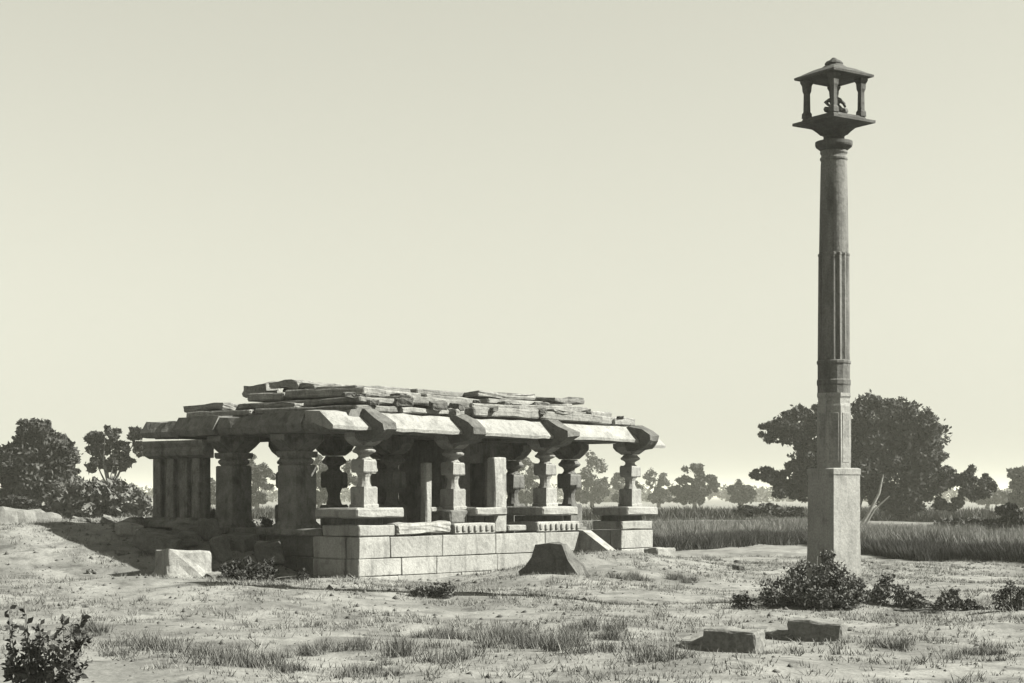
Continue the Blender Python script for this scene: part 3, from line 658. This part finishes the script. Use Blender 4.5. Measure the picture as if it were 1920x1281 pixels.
weeds = [(265, 1222, .42, .17, 'round grey weed clump right of the corner shrub'), (415, 1240, .50, .18, 'broad grey weed clump below the bright tumbled block'), (620, 1215, .40, .15, 'grey weed clump below the platform corner'),
         (775, 1225, .45, .18, 'upright weed clump in the middle foreground'), (830, 1190, .28, .14, 'slender pale weed below the dry tuft plant'), (905, 1200, .40, .15, 'weed clump beneath the middle of the sunlit wall'),
         (985, 1210, .45, .17, 'wide weed clump below the boulder'), (1055, 1215, .36, .2, 'darker weed clump right of the wide one below the boulder'), (1130, 1195, .42, .16, 'weed clump midway between boulder and hewn blocks'),
         (1215, 1235, .55, .14, 'trailing weed clump left of the larger hewn block'), (165, 1190, .25, .12, 'small dark weed above the corner shrub'), (520, 1250, .35, .12, 'low weed clump at the bottom edge left of centre'), (700, 1252, .3, .1, 'low weed clump at the bottom edge near centre'),
         (1180, 1095, .35, .12, 'faint weed on the slope right of the boulder'), (1270, 1095, .35, .12, 'faint weed on the slope left of the pebbles'), (1690, 1215, .3, .1, 'low weed right of the smaller hewn block'), (1820, 1225, .35, .1, 'low weed in the bottom right corner')]
for k, (px, py, w, h, l_) in enumerate(weeds):
    rng = np.random.default_rng(200+k); x, y = at_ground(px, py); n = max(1100, int(1000*w/.4))
    nc = 9; cx_, cy_, ch_ = rng.normal(size=nc)*w*.5, rng.normal(size=nc)*w*.8, rng.uniform(.35, 1.25, nc); ix = rng.integers(0, nc, n)
    qx, qy = cx_[ix]+rng.normal(size=n)*w*.17, cy_[ix]+rng.normal(size=n)*w*.17
    hh = h*1.1*ch_[ix]*rng.uniform(.2, 1.1, n)
    V, F = blades(x+qx, y+qy, hh, .009, rng, .45); g = H(x, y)
    o = link('weed_clump', np_mesh('weed_clump', V-np.array([x, y, g]), F), M_DRY, None, (x, y, g)); tag(o, l_, 'weed', 'weed clumps in the dry foreground')

# corner shrub with leafy branches
def branch_shrub():
    x, y = at_ground(74, 1312); g = H(x, y); D = y
    root = empty('leafy_shrub', (x, y, g), 0, 'dark big-leaved shrub with arching twigs in the bottom left corner', 'shrub')
    rr = random.Random(9); bm = bmesh.new(); Vs, Fs = [], []; n0 = 0
    tips = [(18, 1130), (38, 1122), (60, 1150), (28, 1170), (85, 1168), (118, 1165), (150, 1145), (140, 1172), (158, 1198), (160, 1240), (120, 1205), (95, 1190), (60, 1190), (40, 1205), (20, 1215), (70, 1215), (100, 1225), (130, 1232), (50, 1235), (25, 1245), (90, 1250), (150, 1250), (75, 1180), (110, 1185), (100, 1205), (85, 1235), (115, 1245), (60, 1245), (30, 1255), (65, 1225), (135, 1215), (145, 1190), (45, 1220)]
    for (tx, ty) in tips:
        e = P(tx, ty, D)-Vector((x, y, g)); e.y = rr.uniform(-.18, .18)
        b0 = Vector((e.x*.55+rr.uniform(-.05, .05), e.y*.3, -.03)); mid = b0.lerp(e, .55)+Vector((rr.uniform(-.04, .04), 0, .03))
        tube(bm, [b0, mid, e], [.010, .007, .003], 5)
        sparse = ty < 1160 and tx < 70
        for q in range(12 if sparse else 34):
            t_ = rr.uniform(.35, 1.02); p_ = b0.lerp(mid, t_/.55) if t_ < .55 else mid.lerp(e, (t_-.55)/.45)
            d_ = Vector((rr.gauss(0, 1), rr.gauss(0, 1), rr.gauss(.3, .8))).normalized(); L_ = rr.uniform(.05, .085); w_ = L_*.28
            s_ = d_.cross(Vector((rr.gauss(0, 1), rr.gauss(0, 1), rr.gauss(0, 1)))).normalized()
            up_ = d_.cross(s_)*.012
            Vs += [p_, p_+d_*L_*.5+s_*w_+up_, p_+d_*L_, p_+d_*L_*.5-s_*w_+up_]; Fs.append((n0, n0+1, n0+2, n0+3)); n0 += 4
    link('leaves', np_mesh('leaves', [tuple(v) for v in Vs], Fs), M_SHRUB, root)
    link('stems', bm_mesh(bm, 'stems'), M_BARK, root)
branch_shrub()

# ------------------------------------------------------------------ grass and crop
rng = np.random.default_rng(5)
nt_ = 20000
Dt = np.sqrt(rng.uniform(11**2, 44**2, nt_)); Xt = rng.uniform(-.36, .36, nt_)*Dt
ct, st = math.cos(ROT), math.sin(ROT)
def in_temple(x, y, m=.05):
    lx = (x-C0[0])*ct+(y-C0[1])*st; ly = -(x-C0[0])*st+(y-C0[1])*ct
    return (lx > -m) & (lx < 9.4+m) & (ly > -m) & (ly < 6.3+m)
patch = np.sin(Xt*1.7+np.sin(Dt*.8)*2)+np.sin(Dt*1.3+Xt*.6)+rng.normal(size=nt_)*.7
keep = ~in_temple(Xt, Dt) & (patch > -.4); Xt, Dt = Xt[keep], Dt[keep]
per = 10
x = np.repeat(Xt, per)+rng.normal(size=len(Xt)*per)*.05; y = np.repeat(Dt, per)+rng.normal(size=len(Xt)*per)*.05
h = np.repeat(rng.uniform(.02, .075, len(Xt))*np.where(rng.uniform(size=len(Xt)) > .93, 1.7, 1), per)*rng.uniform(.6, 1.2, len(x))
V, F = blades(x, y, h, .010+h*.05, rng, .6)
tag(link('dry_grass', np_mesh('dry_grass', V, F), M_GRASS), 'short pale dry grass covering the ground around temple and pillar', 'grass', kind='stuff')

rng = np.random.default_rng(21); n = 5200
D = np.sqrt(rng.uniform(12**2, 40**2, n)); X = rng.uniform(-.34, .34, n)*D
ok = ~in_temple(X, D, .02); X, D = X[ok], D[ok]; n = len(X)
sz = np.minimum(.008+rng.exponential(.010, n), .055); sz = sz*(D/22)**.5
z = hgt(X, D); base = np.array([[1, 0, 0], [0, 1, 0], [-1, 0, 0], [0, -1, 0], [0, 0, .8], [0, 0, -.6]])
V = (np.stack([X, D, z], 1)[:, None, :]+base[None]*sz[:, None, None]*rng.uniform(.6, 1.4, (n, 6, 1))).reshape(-1, 3)
tri = np.array([[0, 1, 4], [1, 2, 4], [2, 3, 4], [3, 0, 4], [1, 0, 5], [2, 1, 5], [3, 2, 5], [0, 3, 5]])
F = (tri[None]+6*np.arange(n)[:, None, None]).reshape(-1, 3)
tag(link('gravel', np_mesh('gravel', V, F), M_ROCK), 'small stones and stone chips strewn over the bare ground', 'gravel', kind='stuff')

def crop_zone(pts, n, depth, h0, w, mt, name, label, seed, dpow=2.0, spread=.38):
    """pts: front edge as (pixel x, ground pixel y); plants fill depth metres behind it"""
    rng = np.random.default_rng(seed)
    px = rng.uniform(pts[0][0], pts[-1][0], n); fy = np.interp(px, [p[0] for p in pts], [p[1] for p in pts])
    D = EYE*FPX/(fy-HY)+depth*rng.uniform(0, 1, n)**dpow
    X = (px-960)/FPX*D; D = D+.35*np.sin(X*1.9)+.3*np.sin(X*4.7+1)+.25*rng.normal(size=n); h = h0*(1-.35*(rng.uniform(size=n) < .3))*rng.uniform(.6, 1.15, n)*(1+.16*np.sin(X*.9)*np.sin(X*2.3+D)+.10*np.sin(X*5.1+D*1.7))
    ok = ~in_temple(X, D, .4); X, D, h = X[ok], D[ok], h[ok]
    V, F = blades(X, D, h, w, rng, spread)
    return tag(link(name, np_mesh(name, V, F), mt), label, 'crop', kind='stuff')
edge = [(1070, 1034), (1230, 1030), (1380, 1025), (1510, 1018), (1600, 1040), (1700, 1049), (1960, 1060), (2500, 1062)]
crop_zone(edge, 170000, 3, .40, .024, M_CROP, 'shade_dark_crop', 'crop strip forming the near edge of the field, coloured dark for stem shade', 1, 1.3)  # dark vegetation, with the shadow among lower stems painted into its colour
edge2 = [(900, 1020), (1230, 1018), (1400, 1012), (1510, 1007), (1600, 1028), (1700, 1036), (1960, 1046), (2500, 1048)]
crop_zone(edge2, 170000, 22, .54, .034, M_CROP2, 'pale_crop', 'paler standing crop behind the dark strip at field edge', 2, 1.6)
edge3 = [(-900, 976), (-100, 978), (250, 976), (600, 974), (1000, 974), (1240, 976), (1510, 974), (1960, 984), (2800, 984)]
crop_zone(edge3, 70000, 10, .8, .14, M_CROP, 'dark_scrub', 'dark strip of low scrub across the middle of the fields', 3, 1.4)

# ------------------------------------------------------------------ haze
bm = bmesh.new(); add_box(bm, (-3600, -120, -1.3), (3600, 4000, 11.5), 0)
hz = link('haze', bm_mesh(bm, 'haze'))
mh = bpy.data.materials.new('haze_air'); mh.use_nodes = True; t = mh.node_tree; t.nodes.clear()
vo = t.nodes.new('ShaderNodeVolumePrincipled'); vo.inputs['Density'].default_value = .00045; vo.inputs['Color'].default_value = (.9, .9, .8, 1); vo.inputs['Anisotropy'].default_value = .2
ou = t.nodes.new('ShaderNodeOutputMaterial'); t.links.new(vo.outputs[0], ou.inputs['Volume']); hz.data.materials.append(mh)
tag(hz, kind='stuff')
